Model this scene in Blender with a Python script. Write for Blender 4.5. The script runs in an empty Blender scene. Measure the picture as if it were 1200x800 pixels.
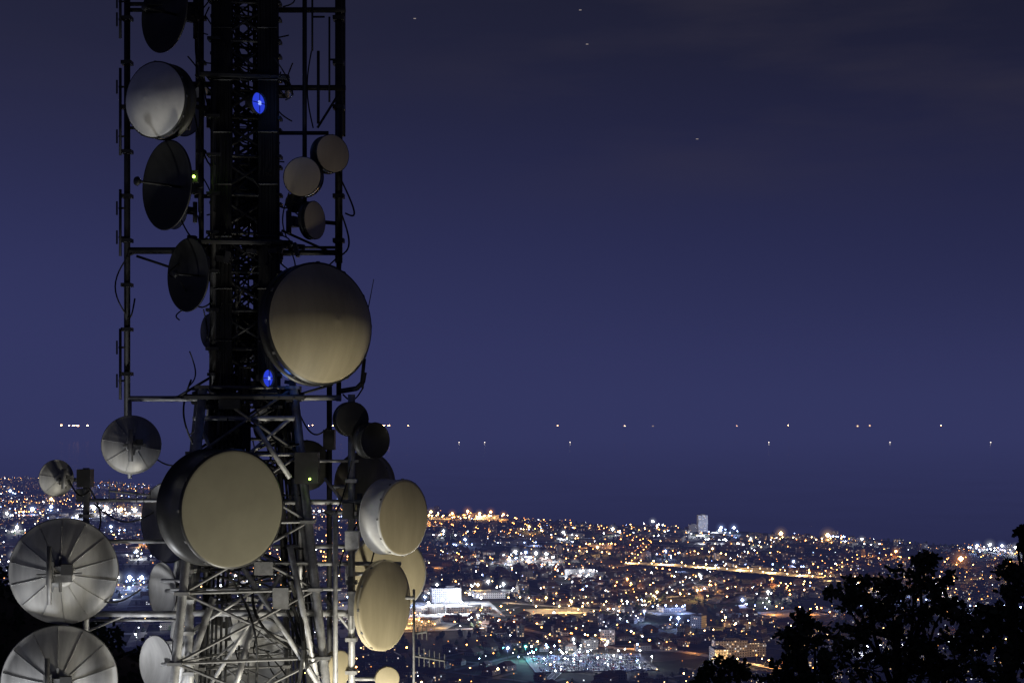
import bpy, math, random
from math import sin, cos, pi, radians, sqrt, hypot, atan2, acos, exp
from mathutils import Vector, Matrix, noise
random.seed(7)
F = 1667.0; CZ = 300.0; HY = 497.0
scene = bpy.context.scene
def P(px, py, d):
    return Vector(((px-600)/F*d, d, CZ+(HY-py)/F*d))
def G(px, py, z=6.0):
    d = (CZ-z)*F/(py-HY)
    return ((px-600)/F*d, d)

# ------------------------------------------------------------------ materials
def new_mat(name):
    m = bpy.data.materials.new(name); m.use_nodes = True
    nt = m.node_tree; nt.nodes.clear()
    out = nt.nodes.new('ShaderNodeOutputMaterial')
    return m, nt, out
def surf(name, c1, c2=None, rough=0.6, metal=0.0, scale=6.0, bump=0.0, detail=6, streak=False, spec=0.5):
    m, nt, out = new_mat(name)
    b = nt.nodes.new('ShaderNodeBsdfPrincipled')
    b.inputs['Roughness'].default_value = rough
    b.inputs['Metallic'].default_value = metal
    b.inputs['Specular IOR Level'].default_value = spec
    if c2 is None: c2 = tuple(c*0.6 for c in c1)
    tc = nt.nodes.new('ShaderNodeTexCoord'); mp = nt.nodes.new('ShaderNodeMapping')
    if streak: mp.inputs['Scale'].default_value = (1, 0.2, 0.15)
    nt.links.new(tc.outputs['Object'], mp.inputs[0])
    n = nt.nodes.new('ShaderNodeTexNoise'); n.inputs['Scale'].default_value = scale; n.inputs['Detail'].default_value = detail
    n.inputs['Roughness'].default_value = 0.65
    nt.links.new(mp.outputs[0], n.inputs[0])
    r = nt.nodes.new('ShaderNodeValToRGB')
    r.color_ramp.elements[0].position = 0.35; r.color_ramp.elements[1].position = 0.65
    r.color_ramp.elements[0].color = (*c2, 1); r.color_ramp.elements[1].color = (*c1, 1)
    nt.links.new(n.outputs[0], r.inputs[0]); nt.links.new(r.outputs[0], b.inputs['Base Color'])
    if bump:
        bp = nt.nodes.new('ShaderNodeBump'); bp.inputs['Strength'].default_value = bump
        nt.links.new(n.outputs[0], bp.inputs['Height']); nt.links.new(bp.outputs[0], b.inputs['Normal'])
    nt.links.new(b.outputs[0], out.inputs[0])
    return m
def emit(name, col, s):
    m, nt, out = new_mat(name)
    e = nt.nodes.new('ShaderNodeEmission'); e.inputs[0].default_value = (*col, 1); e.inputs[1].default_value = s
    nt.links.new(e.outputs[0], out.inputs[0])
    m.cycles.emission_sampling = 'NONE'
    return m

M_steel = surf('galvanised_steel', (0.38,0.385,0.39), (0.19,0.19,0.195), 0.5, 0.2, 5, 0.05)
M_steeld = surf('darker_galvanised_steel', (0.17,0.17,0.17), (0.07,0.07,0.07), 0.55, 0.2, 4, 0.05)  # darker galvanised tone for lower bracing and antenna mounts
M_dark = surf('shade_darkened_steel', (0.022,0.022,0.024), (0.01,0.01,0.01), 0.6, 0.1, 5)  # unlit look of the upper tower steel is put into this dark colour
M_cable = surf('black_cable', (0.012,0.012,0.012), (0.008,0.008,0.008), 0.6, spec=.3)
M_white = surf('weathered_white_paint', (0.55,0.55,0.54), (0.36,0.36,0.35), 0.45, 0, 3, streak=True)
M_grey = surf('grey_dish_paint', (0.35,0.35,0.345), (0.20,0.20,0.20), 0.42, 0, 2.5, streak=True)
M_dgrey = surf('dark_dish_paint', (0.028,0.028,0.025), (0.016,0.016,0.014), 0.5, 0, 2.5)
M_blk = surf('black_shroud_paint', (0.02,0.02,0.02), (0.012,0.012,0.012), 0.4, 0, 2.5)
M_tan = surf('beige_radome_fabric', (0.40,0.345,0.225), (0.30,0.26,0.165), 0.6, 0, 2.0, streak=True)
M_tan2 = surf('light_beige_radome', (0.66,0.55,0.36), (0.52,0.43,0.28), 0.6, 0, 2.0, streak=True)
M_olive = surf('olive_grey_radome', (0.175,0.165,0.118), (0.148,0.138,0.098), 0.75, 0, 1.5)
M_pale = surf('pale_radome', (0.70,0.70,0.68), (0.54,0.54,0.53), 0.4, 0, 1.5)

# ------------------------------------------------------------------ mesh builder
class MB:
    def __init__(s): s.v=[]; s.f=[]; s.m=[]; s.sm=[]
    def tube(s, p, q, r, n=8, m=0, r2=None, cap=True):
        p=Vector(p); q=Vector(q); d=q-p
        if d.length<1e-6: return
        r2 = r if r2 is None else r2
        d.normalize(); a=d.orthogonal().normalized(); b=d.cross(a)
        o=len(s.v)
        for k in range(n):
            t=2*pi*k/n; w=a*cos(t)+b*sin(t)
            s.v.append(p+w*r); s.v.append(q+w*r2)
        for k in range(n):
            j=(k+1)%n
            s.f.append((o+2*k,o+2*j,o+2*j+1,o+2*k+1)); s.m.append(m); s.sm.append(n>6)
        if cap:
            s.f.append(tuple(o+2*k for k in reversed(range(n)))); s.m.append(m); s.sm.append(False)
            s.f.append(tuple(o+2*k+1 for k in range(n))); s.m.append(m); s.sm.append(False)
    def poly(s, pts, r, n=6, m=0):
        for a,b in zip(pts[:-1],pts[1:]): s.tube(a,b,r,n,m,cap=False)
    def box(s, c, d, M=None, m=0):
        o=len(s.v); c=Vector(c)
        for x in (-.5,.5):
            for y in (-.5,.5):
                for z in (-.5,.5):
                    w=Vector((x*d[0],y*d[1],z*d[2]))
                    if M is not None: w=M@w
                    s.v.append(c+w)
        for q in ((0,1,3,2),(4,6,7,5),(0,4,5,1),(2,3,7,6),(0,2,6,4),(1,5,7,3)):
            s.f.append(tuple(o+i for i in q)); s.m.append(m); s.sm.append(False)
    def lathe(s, prof, n=56, ms=None, smooth=True):
        o=len(s.v); L=len(prof)
        for (r,z) in prof:
            for k in range(n):
                t=2*pi*k/n; s.v.append(Vector((r*cos(t),r*sin(t),z)))
        for i in range(L-1):
            for k in range(n):
                j=(k+1)%n
                s.f.append((o+i*n+k,o+i*n+j,o+(i+1)*n+j,o+(i+1)*n+k)); s.m.append(ms[i] if ms else 0); s.sm.append(smooth)
    def quad(s, pts, m=0):
        o=len(s.v); s.v.extend(Vector(p) for p in pts); s.f.append(tuple(range(o,o+len(pts)))); s.m.append(m); s.sm.append(False)
    def obj(s, name, mats, parent=None, M=None, loc=None):
        me=bpy.data.meshes.new(name); me.from_pydata([tuple(v) for v in s.v],[],s.f)
        for m in mats: me.materials.append(m)
        me.polygons.foreach_set('material_index', s.m); me.polygons.foreach_set('use_smooth', s.sm)
        me.update()
        ob=bpy.data.objects.new(name,me); scene.collection.objects.link(ob)
        if M is not None: ob.matrix_world=M
        if loc is not None: ob.location=loc
        if parent: ob.parent=parent
        return ob
def empty(name, loc=(0,0,0)):
    e=bpy.data.objects.new(name,None); scene.collection.objects.link(e); e.location=loc; return e

# ------------------------------------------------------------------ terrain
def coastY(t):
    pts=[(-3,8600),(-0.6,8400),(-0.36,7900),(-0.06,4900),(0.02,4350),(0.15,3950),(0.3,3500),(0.36,3350),(0.8,3100),(3,3000)]
    for (a,ya),(b,yb) in zip(pts[:-1],pts[1:]):
        if a<=t<=b: return ya+(yb-ya)*(t-a)/(b-a)
    return 8600 if t<0 else 3000
def plainz(x,y):
    return 6+2.0*noise.noise(Vector((x/700,y/700,0)))
def hz(x,y):
    pl=plainz(x,y)
    hill=298.3-0.33*max(0,y)-0.10*max(0,-y)-0.05*max(0,abs(x)-40)
    hill+=62*exp(-((x+110)/70)**2-((y-210)/90)**2)
    d=hypot(x,y)
    if d>30: hill+=min(1,(d-30)/150)*(7*noise.noise(Vector((x/35,y/35,3)))+2.5*noise.noise(Vector((x/9,y/9,5))))
    z=max(hill,pl)
    if y>500:
        dc=y-(coastY(x/y)+60*noise.noise(Vector((x/300,0,1))))
        if dc>0: z=max(-8,z-dc*0.12)
    return z
def build_ground():
    A=360; rings=[0.0]; r=1.5
    while r<12000:
        rings.append(r); r*=1.045
    v=[]; f=[]
    for R in rings:
        for k in range(A):
            a=2*pi*k/A
            x=R*sin(a); y=R*cos(a)
            v.append((x,y,hz(x,y)))
    for i in range(len(rings)-1):
        for k in range(A):
            j=(k+1)%A
            f.append((i*A+k,(i+1)*A+k,(i+1)*A+j,i*A+j))
    me=bpy.data.meshes.new('ground'); me.from_pydata(v,[],f)
    me.polygons.foreach_set('use_smooth',[True]*len(f)); me.update()
    ob=bpy.data.objects.new('ground',me); scene.collection.objects.link(ob)
    m,nt,out=new_mat('ground_fields')
    b=nt.nodes.new('ShaderNodeBsdfPrincipled'); b.inputs['Roughness'].default_value=0.95; b.inputs['Specular IOR Level'].default_value=0.1
    g=nt.nodes.new('ShaderNodeNewGeometry')
    vo=nt.nodes.new('ShaderNodeTexVoronoi'); vo.inputs['Scale'].default_value=0.009
    nt.links.new(g.outputs['Position'],vo.inputs['Vector'])
    r1=nt.nodes.new('ShaderNodeValToRGB'); e=r1.color_ramp.elements
    e[0].color=(0.025,0.035,0.02,1); e[1].color=(0.12,0.10,0.07,1)
    e2=e.new(0.5); e2.color=(0.05,0.055,0.035,1)
    sep=nt.nodes.new('ShaderNodeSeparateColor'); nt.links.new(vo.outputs['Color'],sep.inputs[0]); nt.links.new(sep.outputs[0],r1.inputs[0])
    n=nt.nodes.new('ShaderNodeTexNoise'); n.inputs['Scale'].default_value=0.05; n.inputs['Detail'].default_value=8
    nt.links.new(g.outputs['Position'],n.inputs['Vector'])
    mx=nt.nodes.new('ShaderNodeMix'); mx.data_type='RGBA'; mx.blend_type='MULTIPLY'; mx.inputs[0].default_value=0.8
    nt.links.new(r1.outputs[0],mx.inputs[6]); nt.links.new(n.outputs[0],mx.inputs[7]); nt.links.new(mx.outputs[2],b.inputs['Base Color'])
    nt.links.new(b.outputs[0],out.inputs[0]); me.materials.append(m)
build_ground()
def disc(name,R,z,mat,n=128):
    v=[(0,0,z)]+[(R*cos(2*pi*k/n),R*sin(2*pi*k/n),z) for k in range(n)]
    f=[(0,k+1,(k+1)%n+1) for k in range(n)]
    me=bpy.data.meshes.new(name); me.from_pydata(v,[],f); me.update(); me.materials.append(mat)
    ob=bpy.data.objects.new(name,me); scene.collection.objects.link(ob); return ob
m,nt,out=new_mat('sea_water')
b=nt.nodes.new('ShaderNodeBsdfPrincipled'); b.inputs['Base Color'].default_value=(0.012,0.016,0.04,1)
g=nt.nodes.new('ShaderNodeNewGeometry'); n=nt.nodes.new('ShaderNodeTexNoise'); n.inputs['Scale'].default_value=0.002; n.inputs['Detail'].default_value=5
nt.links.new(g.outputs['Position'],n.inputs['Vector'])
r=nt.nodes.new('ShaderNodeMapRange'); r.inputs[3].default_value=0.1; r.inputs[4].default_value=0.22
nt.links.new(n.outputs[0],r.inputs[0]); nt.links.new(r.outputs[0],b.inputs['Roughness']); nt.links.new(b.outputs[0],out.inputs[0])
disc('sea',280000,0.0,m)
HAZE=(0.0325,0.0370,0.115)
m,nt,out=new_mat('night_haze')
sig=1/6200.
ab=nt.nodes.new('ShaderNodeVolumeAbsorption'); ab.inputs[0].default_value=(0,0,0,1); ab.inputs[1].default_value=sig
em=nt.nodes.new('ShaderNodeEmission'); em.inputs[0].default_value=(*HAZE,1); em.inputs[1].default_value=sig  # air glow put in as volume emission; the haze scatters no lamp light
ad=nt.nodes.new('ShaderNodeAddShader'); nt.links.new(ab.outputs[0],ad.inputs[0]); nt.links.new(em.outputs[0],ad.inputs[1]); nt.links.new(ad.outputs[0],out.inputs['Volume'])
mb=MB(); mb.box((0,0,110),(600000,600000,260)); mb.obj('night_haze',[m])

# ------------------------------------------------------------------ city
colors={'o':(1.0,0.38,0.08),'y':(1.0,0.60,0.22),'w':(0.86,0.91,1.0),'b':(0.36,0.50,1.0),'t':(0.08,0.85,0.8),'r':(1.0,0.12,0.05)}
lamp_mats=[];lamp_idx={}
for c in colors:
    for lv,s in enumerate((2.2,10,42,120)):
        lamp_idx[(c,lv)]=len(lamp_mats); lamp_mats.append(emit('lamp_glow_%s_%d'%(c,lv),colors[c],s))
lamp_mats.append(M_dark); POSTM=len(lamp_mats)-1
lamps=MB()
def lamp(x,y,c,lv,r,h=9.0,base=None,post=True):
    z0=hz(x,y) if base is None else base
    z=z0+h; o=len(lamps.v)
    lamps.v.extend([(x+r,y,z),(x-r,y,z),(x,y+r,z),(x,y-r,z),(x,y,z+r),(x,y,z-r)])
    mi=lamp_idx[(c,lv)]
    for q in ((0,2,4),(2,1,4),(1,3,4),(3,0,4),(2,0,5),(1,2,5),(3,1,5),(0,3,5)):
        lamps.f.append(tuple(o+i for i in q)); lamps.m.append(mi); lamps.sm.append(False)
    if post:
        o=len(lamps.v); w=.12
        lamps.v.extend([(x-w,y,z0),(x+w,y,z0),(x,y+w,z0),(x-w,y,z-r),(x+w,y,z-r),(x,y+w,z-r)])
        for q in ((0,1,4,3),(1,2,5,4),(2,0,3,5)):
            lamps.f.append(tuple(o+i for i in q)); lamps.m.append(POSTM); lamps.sm.append(False)
light_root=empty('city_street_lighting',(0,3000,0))
nl=0
def plight(x,y,c,W,h=14,rad=1.0):
    global nl
    L=bpy.data.lights.new('street_light_source','POINT'); L.energy=W; L.color=colors[c]; L.shadow_soft_size=rad
    o=bpy.data.objects.new('light_source_%d'%nl,L); nl+=1
    scene.collection.objects.link(o); o.location=(x,y-3000,hz(x,y)+h); o.parent=light_root
halo_root=empty('added_lamp_halo',(0,3000,0)); halo_me={}
def glow_halo(x,y,z,c,R,s):  # nested emissive spheres added to imitate the glow around bright lamps
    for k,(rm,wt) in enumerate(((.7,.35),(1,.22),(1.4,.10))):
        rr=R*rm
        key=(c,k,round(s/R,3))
        me=bpy.data.meshes.new('glow_halo')
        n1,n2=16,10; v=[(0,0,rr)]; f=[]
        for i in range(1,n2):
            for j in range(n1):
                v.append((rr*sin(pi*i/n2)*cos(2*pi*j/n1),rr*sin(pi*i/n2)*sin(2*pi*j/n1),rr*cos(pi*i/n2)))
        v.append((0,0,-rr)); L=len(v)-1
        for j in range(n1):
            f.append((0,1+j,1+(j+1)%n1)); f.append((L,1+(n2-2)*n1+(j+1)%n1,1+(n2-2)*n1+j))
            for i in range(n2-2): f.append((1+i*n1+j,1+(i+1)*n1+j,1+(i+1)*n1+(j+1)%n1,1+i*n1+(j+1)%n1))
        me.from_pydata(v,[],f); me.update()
        if key not in halo_me:
            m,nt,out=new_mat('added_lamp_halo_%s%d'%(c,k)); e=nt.nodes.new('ShaderNodeEmission'); e.inputs[0].default_value=(*colors[c],1); e.inputs[1].default_value=s*wt/(2*rr)
            nt.links.new(e.outputs[0],out.inputs['Volume']); m.cycles.emission_sampling='NONE'; halo_me[key]=m
        me.materials.append(halo_me[key])
        o=bpy.data.objects.new('glow_halo_%d'%k,me); scene.collection.objects.link(o); o.location=(x,y-3000,z); o.parent=halo_root

blds=MB()
def building(x,y,w,d,h,rot,gable,wm=0,base=None,B=None):
    B=B or blds
    z=(hz(x,y) if base is None else base)-1; c,s=cos(rot),sin(rot)
    def T(a,b,zz): return (x+a*c-b*s,y+a*s+b*c,zz)
    o=len(B.v); w/=2; d/=2; H=z+1+h
    B.v.extend([T(-w,-d,z),T(w,-d,z),T(w,d,z),T(-w,d,z),T(-w,-d,H),T(w,-d,H),T(w,d,H),T(-w,d,H)])
    for q in ((0,1,5,4),(1,2,6,5),(2,3,7,6),(3,0,4,7)):
        B.f.append(tuple(o+i for i in q)); B.m.append(wm); B.sm.append(False)
    if gable:
        rh=min(w,d)*0.55; e=0.5
        o2=len(B.v)
        if w>=d: B.v.extend([T(-w-e,-d-e,H-.2),T(w+e,-d-e,H-.2),T(w+e,d+e,H-.2),T(-w-e,d+e,H-.2),T(-w*.6,0,H+rh),T(w*.6,0,H+rh)]); fs=((0,1,5,4),(2,3,4,5),(1,2,5),(3,0,4))
        else: B.v.extend([T(-w-e,-d-e,H-.2),T(w+e,-d-e,H-.2),T(w+e,d+e,H-.2),T(-w-e,d+e,H-.2),T(0,-d*.6,H+rh),T(0,d*.6,H+rh)]); fs=((0,1,4),(1,2,5,4),(2,3,5),(3,0,4,5))
        for q in fs: B.f.append(tuple(o2+i for i in q)); B.m.append(2); B.sm.append(False)
    else:
        B.f.append((o+4,o+5,o+6,o+7)); B.m.append(3); B.sm.append(False)
        k=len(B.v); a,b2=w*.3,d*.3; ox,oy=w*.3,-d*.2
        B.v.extend([T(ox-a,oy-b2,H),T(ox+a,oy-b2,H),T(ox+a,oy+b2,H),T(ox-a,oy+b2,H),T(ox-a,oy-b2,H+2.2),T(ox+a,oy-b2,H+2.2),T(ox+a,oy+b2,H+2.2),T(ox-a,oy+b2,H+2.2)])
        for q in ((0,1,5,4),(1,2,6,5),(2,3,7,6),(3,0,4,7),(4,5,6,7)):
            B.f.append(tuple(k+i for i in q)); B.m.append(3); B.sm.append(False)

def facade(name, base1, base2, thr, su=3.4, sv=3.1, es=1.6):
    m,nt,out=new_mat(name); N=nt.nodes.new; Lk=nt.links.new
    def math_(op,a,b=None):
        n=N('ShaderNodeMath'); n.operation=op
        for i,v in enumerate((a,b)):
            if v is None: continue
            if isinstance(v,(int,float)): n.inputs[i].default_value=v
            else: Lk(v,n.inputs[i])
        return n.outputs[0]
    g=N('ShaderNodeNewGeometry')
    cr=N('ShaderNodeVectorMath'); cr.operation='CROSS_PRODUCT'; Lk(g.outputs['True Normal'],cr.inputs[0]); cr.inputs[1].default_value=(0,0,1)
    dt=N('ShaderNodeVectorMath'); dt.operation='DOT_PRODUCT'; Lk(cr.outputs[0],dt.inputs[0]); Lk(g.outputs['Position'],dt.inputs[1])
    sx=N('ShaderNodeSeparateXYZ'); Lk(g.outputs['Position'],sx.inputs[0])
    u=math_('DIVIDE',dt.outputs['Value'],su); v=math_('DIVIDE',sx.outputs[2],sv)
    fu=math_('FRACT',u); fv=math_('FRACT',v)
    mk=math_('MULTIPLY',math_('MULTIPLY',math_('GREATER_THAN',fu,.3),math_('LESS_THAN',fu,.72)),math_('MULTIPLY',math_('GREATER_THAN',fv,.3),math_('LESS_THAN',fv,.78)))
    cb=N('ShaderNodeCombineXYZ'); Lk(math_('FLOOR',u),cb.inputs[0]); Lk(math_('FLOOR',v),cb.inputs[1])
    wn=N('ShaderNodeTexWhiteNoise'); wn.noise_dimensions='3D'; Lk(cb.outputs[0],wn.inputs['Vector'])
    lit=math_('MULTIPLY',mk,math_('GREATER_THAN',wn.outputs['Value'],thr))
    cr2=N('ShaderNodeValToRGB'); e=cr2.color_ramp.elements; e[0].color=(1,.5,.18,1); e[1].color=(.8,.88,1,1); e3=e.new(.5); e3.color=(1,.75,.42,1)
    sc=N('ShaderNodeSeparateColor'); Lk(wn.outputs['Color'],sc.inputs[0]); Lk(sc.outputs[1],cr2.inputs[0])
    b=N('ShaderNodeBsdfPrincipled'); b.inputs['Roughness'].default_value=.8
    nz=N('ShaderNodeTexNoise'); nz.inputs['Scale'].default_value=.03; Lk(g.outputs['Position'],nz.inputs['Vector'])
    mx=N('ShaderNodeMix'); mx.data_type='RGBA'; mx.inputs[6].default_value=(*base1,1); mx.inputs[7].default_value=(*base2,1); Lk(nz.outputs[0],mx.inputs[0])
    mw=N('ShaderNodeMix'); mw.data_type='RGBA'; Lk(mk,mw.inputs[0]); Lk(mx.outputs[2],mw.inputs[6]); mw.inputs[7].default_value=(.03,.035,.04,1)
    Lk(mw.outputs[2],b.inputs['Base Color']); Lk(cr2.outputs[0],b.inputs['Emission Color']); Lk(math_('MULTIPLY',lit,es),b.inputs['Emission Strength'])
    Lk(b.outputs[0],out.inputs[0]); m.cycles.emission_sampling='NONE'; return m
M_f1=facade('rendered_facade',(.16,.14,.12),(.11,.10,.09),.88)
M_f2=facade('white_facade',(.5,.5,.5),(.36,.36,.37),.8,es=2.0)
M_tile=surf('terracotta_roof',(.09,.05,.035),(.05,.035,.027),.9,0,.3)
M_flat=surf('flat_roof_gravel',(.17,.17,.175),(.09,.09,.095),.9,0,.05)
M_asph=surf('asphalt',(.06,.06,.062),(.04,.04,.042),.9,0,.05)
M_conc=surf('concrete_yard',(.40,.39,.38),(.22,.22,.22),.9,0,.03)
M_mark=surf('road_paint',(.75,.75,.72),(.6,.6,.58),.8,0,1)

roads=MB()
def road(x1,y1,x2,y2,w,step=40,mark=False,dz=.4,m=0):
    L=hypot(x2-x1,y2-y1); n=max(1,int(L/step)); dx,dy=(x2-x1)/L,(y2-y1)/L; nx,ny=-dy,dx
    o=len(roads.v)
    for i in range(n+1):
        t=i/n; x=x1+(x2-x1)*t; y=y1+(y2-y1)*t; z=plainz(x,y)+dz
        roads.v.append((x+nx*w/2,y+ny*w/2,z)); roads.v.append((x-nx*w/2,y-ny*w/2,z))
    for i in range(n):
        roads.f.append((o+2*i,o+2*i+1,o+2*i+3,o+2*i+2)); roads.m.append(m); roads.sm.append(False)
    if mark:
        for off in (-w/2+.6,-.15,w/2-.9):
            o=len(roads.v)
            for i in range(n+1):
                t=i/n; x=x1+(x2-x1)*t; y=y1+(y2-y1)*t; z=plainz(x,y)+dz+.05
                roads.v.append((x+nx*(off+.3),y+ny*(off+.3),z)); roads.v.append((x+nx*off,y+ny*off,z))
            for i in range(n):
                roads.f.append((o+2*i,o+2*i+1,o+2*i+3,o+2*i+2)); roads.m.append(1); roads.sm.append(False)
def onland(x,y,m=40):
    return y>1150 and y<coastY(x/y)-m
clear=[(*G(690,777),105),(*G(520,708),120),(*G(862,768),75),(*G(823,623),60),(*G(655,716),75),(*G(575,692),60)]
# keep the motorway corridor open
for (a_,b_) in ((740,663),(765,664),(790,665.5),(815,667),(840,670),(865,672),(890,674),(915,676.5),(940,679),(962,681)):
    clear.append((*G(a_,b_),42))
def isclear(x,y,k=0):
    return all(hypot(x-a,y-b)>r+k for a,b,r in clear)
rnd=random.Random(23)
yards=[]
while len(yards)<40:
    yy=sqrt(rnd.uniform(1500**2,5200**2)); xx=rnd.uniform(-.42,.42)*yy
    w,d=rnd.uniform(40,110)*max(1,yy/3200),rnd.uniform(35,90)*max(1,yy/3200)
    if onland(xx,yy,100) and isclear(xx,yy,60) and all(hypot(xx-a[0],yy-a[1])>170 for a in yards):
        yards.append((xx,yy,w,d,rnd.uniform(-.5,.5),rnd.choice('wwbbyyoo')))
        clear.append((xx,yy,max(w,d)*.62))
D=[]
rnd=random.Random(11)
tries=0
while len(D)<150 and tries<9000:
    tries+=1
    yy=sqrt(rnd.uniform(1250**2,7800**2)); tt=rnd.uniform(-.5,.5); xx=tt*yy
    if not onland(xx,yy,80): continue
    if min([hypot(xx-d[0],yy-d[1]) for d in D] or [1e9])<210: continue
    typ=rnd.choices(['res_o','res_y','ind','mix'],[.40,.22,.16,.22])[0]
    D.append((xx,yy,rnd.uniform(80,220),rnd.uniform(0,pi/2),typ))
for di,(cx,cy,R,rot,typ) in enumerate(D):
    c,s=cos(rot),sin(rot); sp={'ind':95,'mix':70}.get(typ,rnd.uniform(54,70))
    n=int(R/sp)+1
    near=[d for k,d in enumerate(D) if k!=di and hypot(d[0]-cx,d[1]-cy)<R+320]
    def ok(x,y):
        if not onland(x,y): return False
        dd=(x-cx)**2+(y-cy)**2
        if dd>R*R*1.1*(1+.5*noise.noise(Vector((x/90,y/90,2)))): return False
        for d in near:
            if (x-d[0])**2+(y-d[1])**2<dd: return False
        return isclear(x,y)
    cand=[]
    rw,rm=(8,0) if typ!='ind' else (18,2)
    for ax in (0,1):
        for i in range(-n,n+1):
            run=None
            L=R*1.25; k=int(2*L/30)
            for j in range(k+1):
                a=-L+j*30; b=i*sp
                if ax: a,b=b,a
                x=cx+a*c-b*s; y=cy+a*s+b*c
                if ok(x,y):
                    if run is None: run=(x,y)
                    last=(x,y)
                    dens=.42+.95*noise.noise(Vector((x/260,y/260,9)))
                    if rnd.random()<dens:
                        col={'res_o':rnd.choices('oyw',[7,3,1])[0],'res_y':rnd.choices('yow',[5,4,1.6])[0],'ind':rnd.choices('wby',[5,4,2])[0],'mix':rnd.choices('owbyr',[4,2.2,2.4,2.4,.15])[0]}[typ]
                        lv=rnd.choices([0,1,2],[.36,.38,.26])[0]
                        lamp(x+rnd.uniform(-5,5),y+rnd.uniform(-5,5),col,lv,rnd.uniform(.5,1.05)*(1 if lv<2 else 1.35))
                        cand.append((x,y,col))
                elif run is not None:
                    if hypot(last[0]-run[0],last[1]-run[1])>20: road(*run,*last,rw,dz=.4 if ax else .45,m=rm)
                    run=None
            if run is not None and hypot(last[0]-run[0],last[1]-run[1])>20: road(*run,*last,rw,dz=.4 if ax else .45,m=rm)
    rnd.shuffle(cand)
    for (x,y,col) in cand[:int(len(cand)/30)+(typ=='ind')]:
        plight(x,y,col,rnd.uniform(4000,10000)*(4 if typ=='ind' else 1.0),h=rnd.uniform(7,10))
    for i in range(-n-1,n+1):
        for j in range(-n-1,n+1):
            bx=(i+.5)*sp; by=(j+.5)*sp
            if typ=='ind':
                x=cx+bx*c-by*s; y=cy+bx*s+by*c
                if ok(x,y) and rnd.random()<.7:
                    building(x,y,rnd.uniform(38,sp-26),rnd.uniform(28,sp-28),rnd.uniform(7,12),rot,False,0)
            else:
                q=sp/4
                for (ax_,ay_) in ((-q*.9,-q*.9),(q*.9,-q*.9),(q*.9,q*.9),(-q*.9,q*.9)):
                    if rnd.random()<.45: continue
                    x=cx+(bx+ax_)*c-(by+ay_)*s; y=cy+(bx+ax_)*s+(by+ay_)*c
                    if ok(x,y):
                        tall=rnd.random()<.06
                        building(x,y,rnd.uniform(9,q*1.3),rnd.uniform(9,q*1.2),rnd.uniform(13,20) if tall else rnd.uniform(4,8),rot+rnd.uniform(-.1,.1),not tall and rnd.random()<.8,1 if rnd.random()<.06 else 0)
for i in range(1300):
    yy=sqrt(rnd.uniform(1250**2,7800**2)); xx=rnd.uniform(-.45,.45)*yy
    if onland(xx,yy) and isclear(xx,yy):
        lamp(xx,yy,rnd.choice('ooyywob'),rnd.choices([0,1,2],[.5,.34,.16])[0],rnd.uniform(.45,1.0))
def artery(pts,col,w=14,sp=32,lv=(1,1,2),L=True,rr=.9,W_=14000,m=0,dz=.9,every=4):
    W=[G(*p) for p in pts]
    for (x1,y1),(x2,y2) in zip(W[:-1],W[1:]):
        road(x1,y1,x2,y2,w,mark=True,dz=dz,m=m)
        n=max(1,int(hypot(x2-x1,y2-y1)/sp))
        dx,dy=(x2-x1),(y2-y1); l=hypot(dx,dy); nx,ny=-dy/l,dx/l
        for i in range(n):
            t=(i+.5)/n; sg=1 if i%2 else -1
            x=x1+dx*t+nx*sg*(w/2+1); y=y1+dy*t+ny*sg*(w/2+1)
            if not onland(x,y,0): continue
            lamp(x,y,rnd.choices([col,'y'],[.85,.15])[0],rnd.choice(lv),rnd.uniform(.8,1.2)*rr,11)
            if L and i%every==0: plight(x1+dx*t,y1+dy*t,col,W_,h=10)
artery([(735,663),(780,665),(830,669),(900,675),(965,681)],'y',50,13,(2,2,2,3),W_=190000,m=2,rr=1.15,dz=7.0,every=5)
artery([(965,681),(1080,682),(1200,684)],'y',20,22,(1,2,2),m=2,W_=40000)
artery([(440,742),(600,735),(720,760),(800,764),(1000,800)],'o',14,32,(1,2,2),m=2)
artery([(500,648),(640,668),(735,663),(760,640),(700,620)],'o',14,32,(1,2,2))
artery([(590,706),(720,716),(780,700),(960,690)],'y',14,26,(1,2),m=2)
artery([(0,640),(120,646),(300,650),(500,648)],'w',14,38,(1,2))
artery([(0,590),(200,600),(360,610),(520,607),(640,622),(800,628),(1000,642)],'o',14,36,(2,2,1),False,1.2)
artery([(490,614),(640,634),(800,640),(1000,650)],'o',12,34,(1,2),False,1.1)
artery([(0,700),(200,690),(350,705),(500,735)],'o',12,34,L=False)
artery([(960,682),(1010,655),(1120,660),(1200,652)],'o',14,30,(1,2,2))
artery([(640,800),(700,745),(780,700),(870,655),(915,634)],'w',12,40,L=False)
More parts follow.
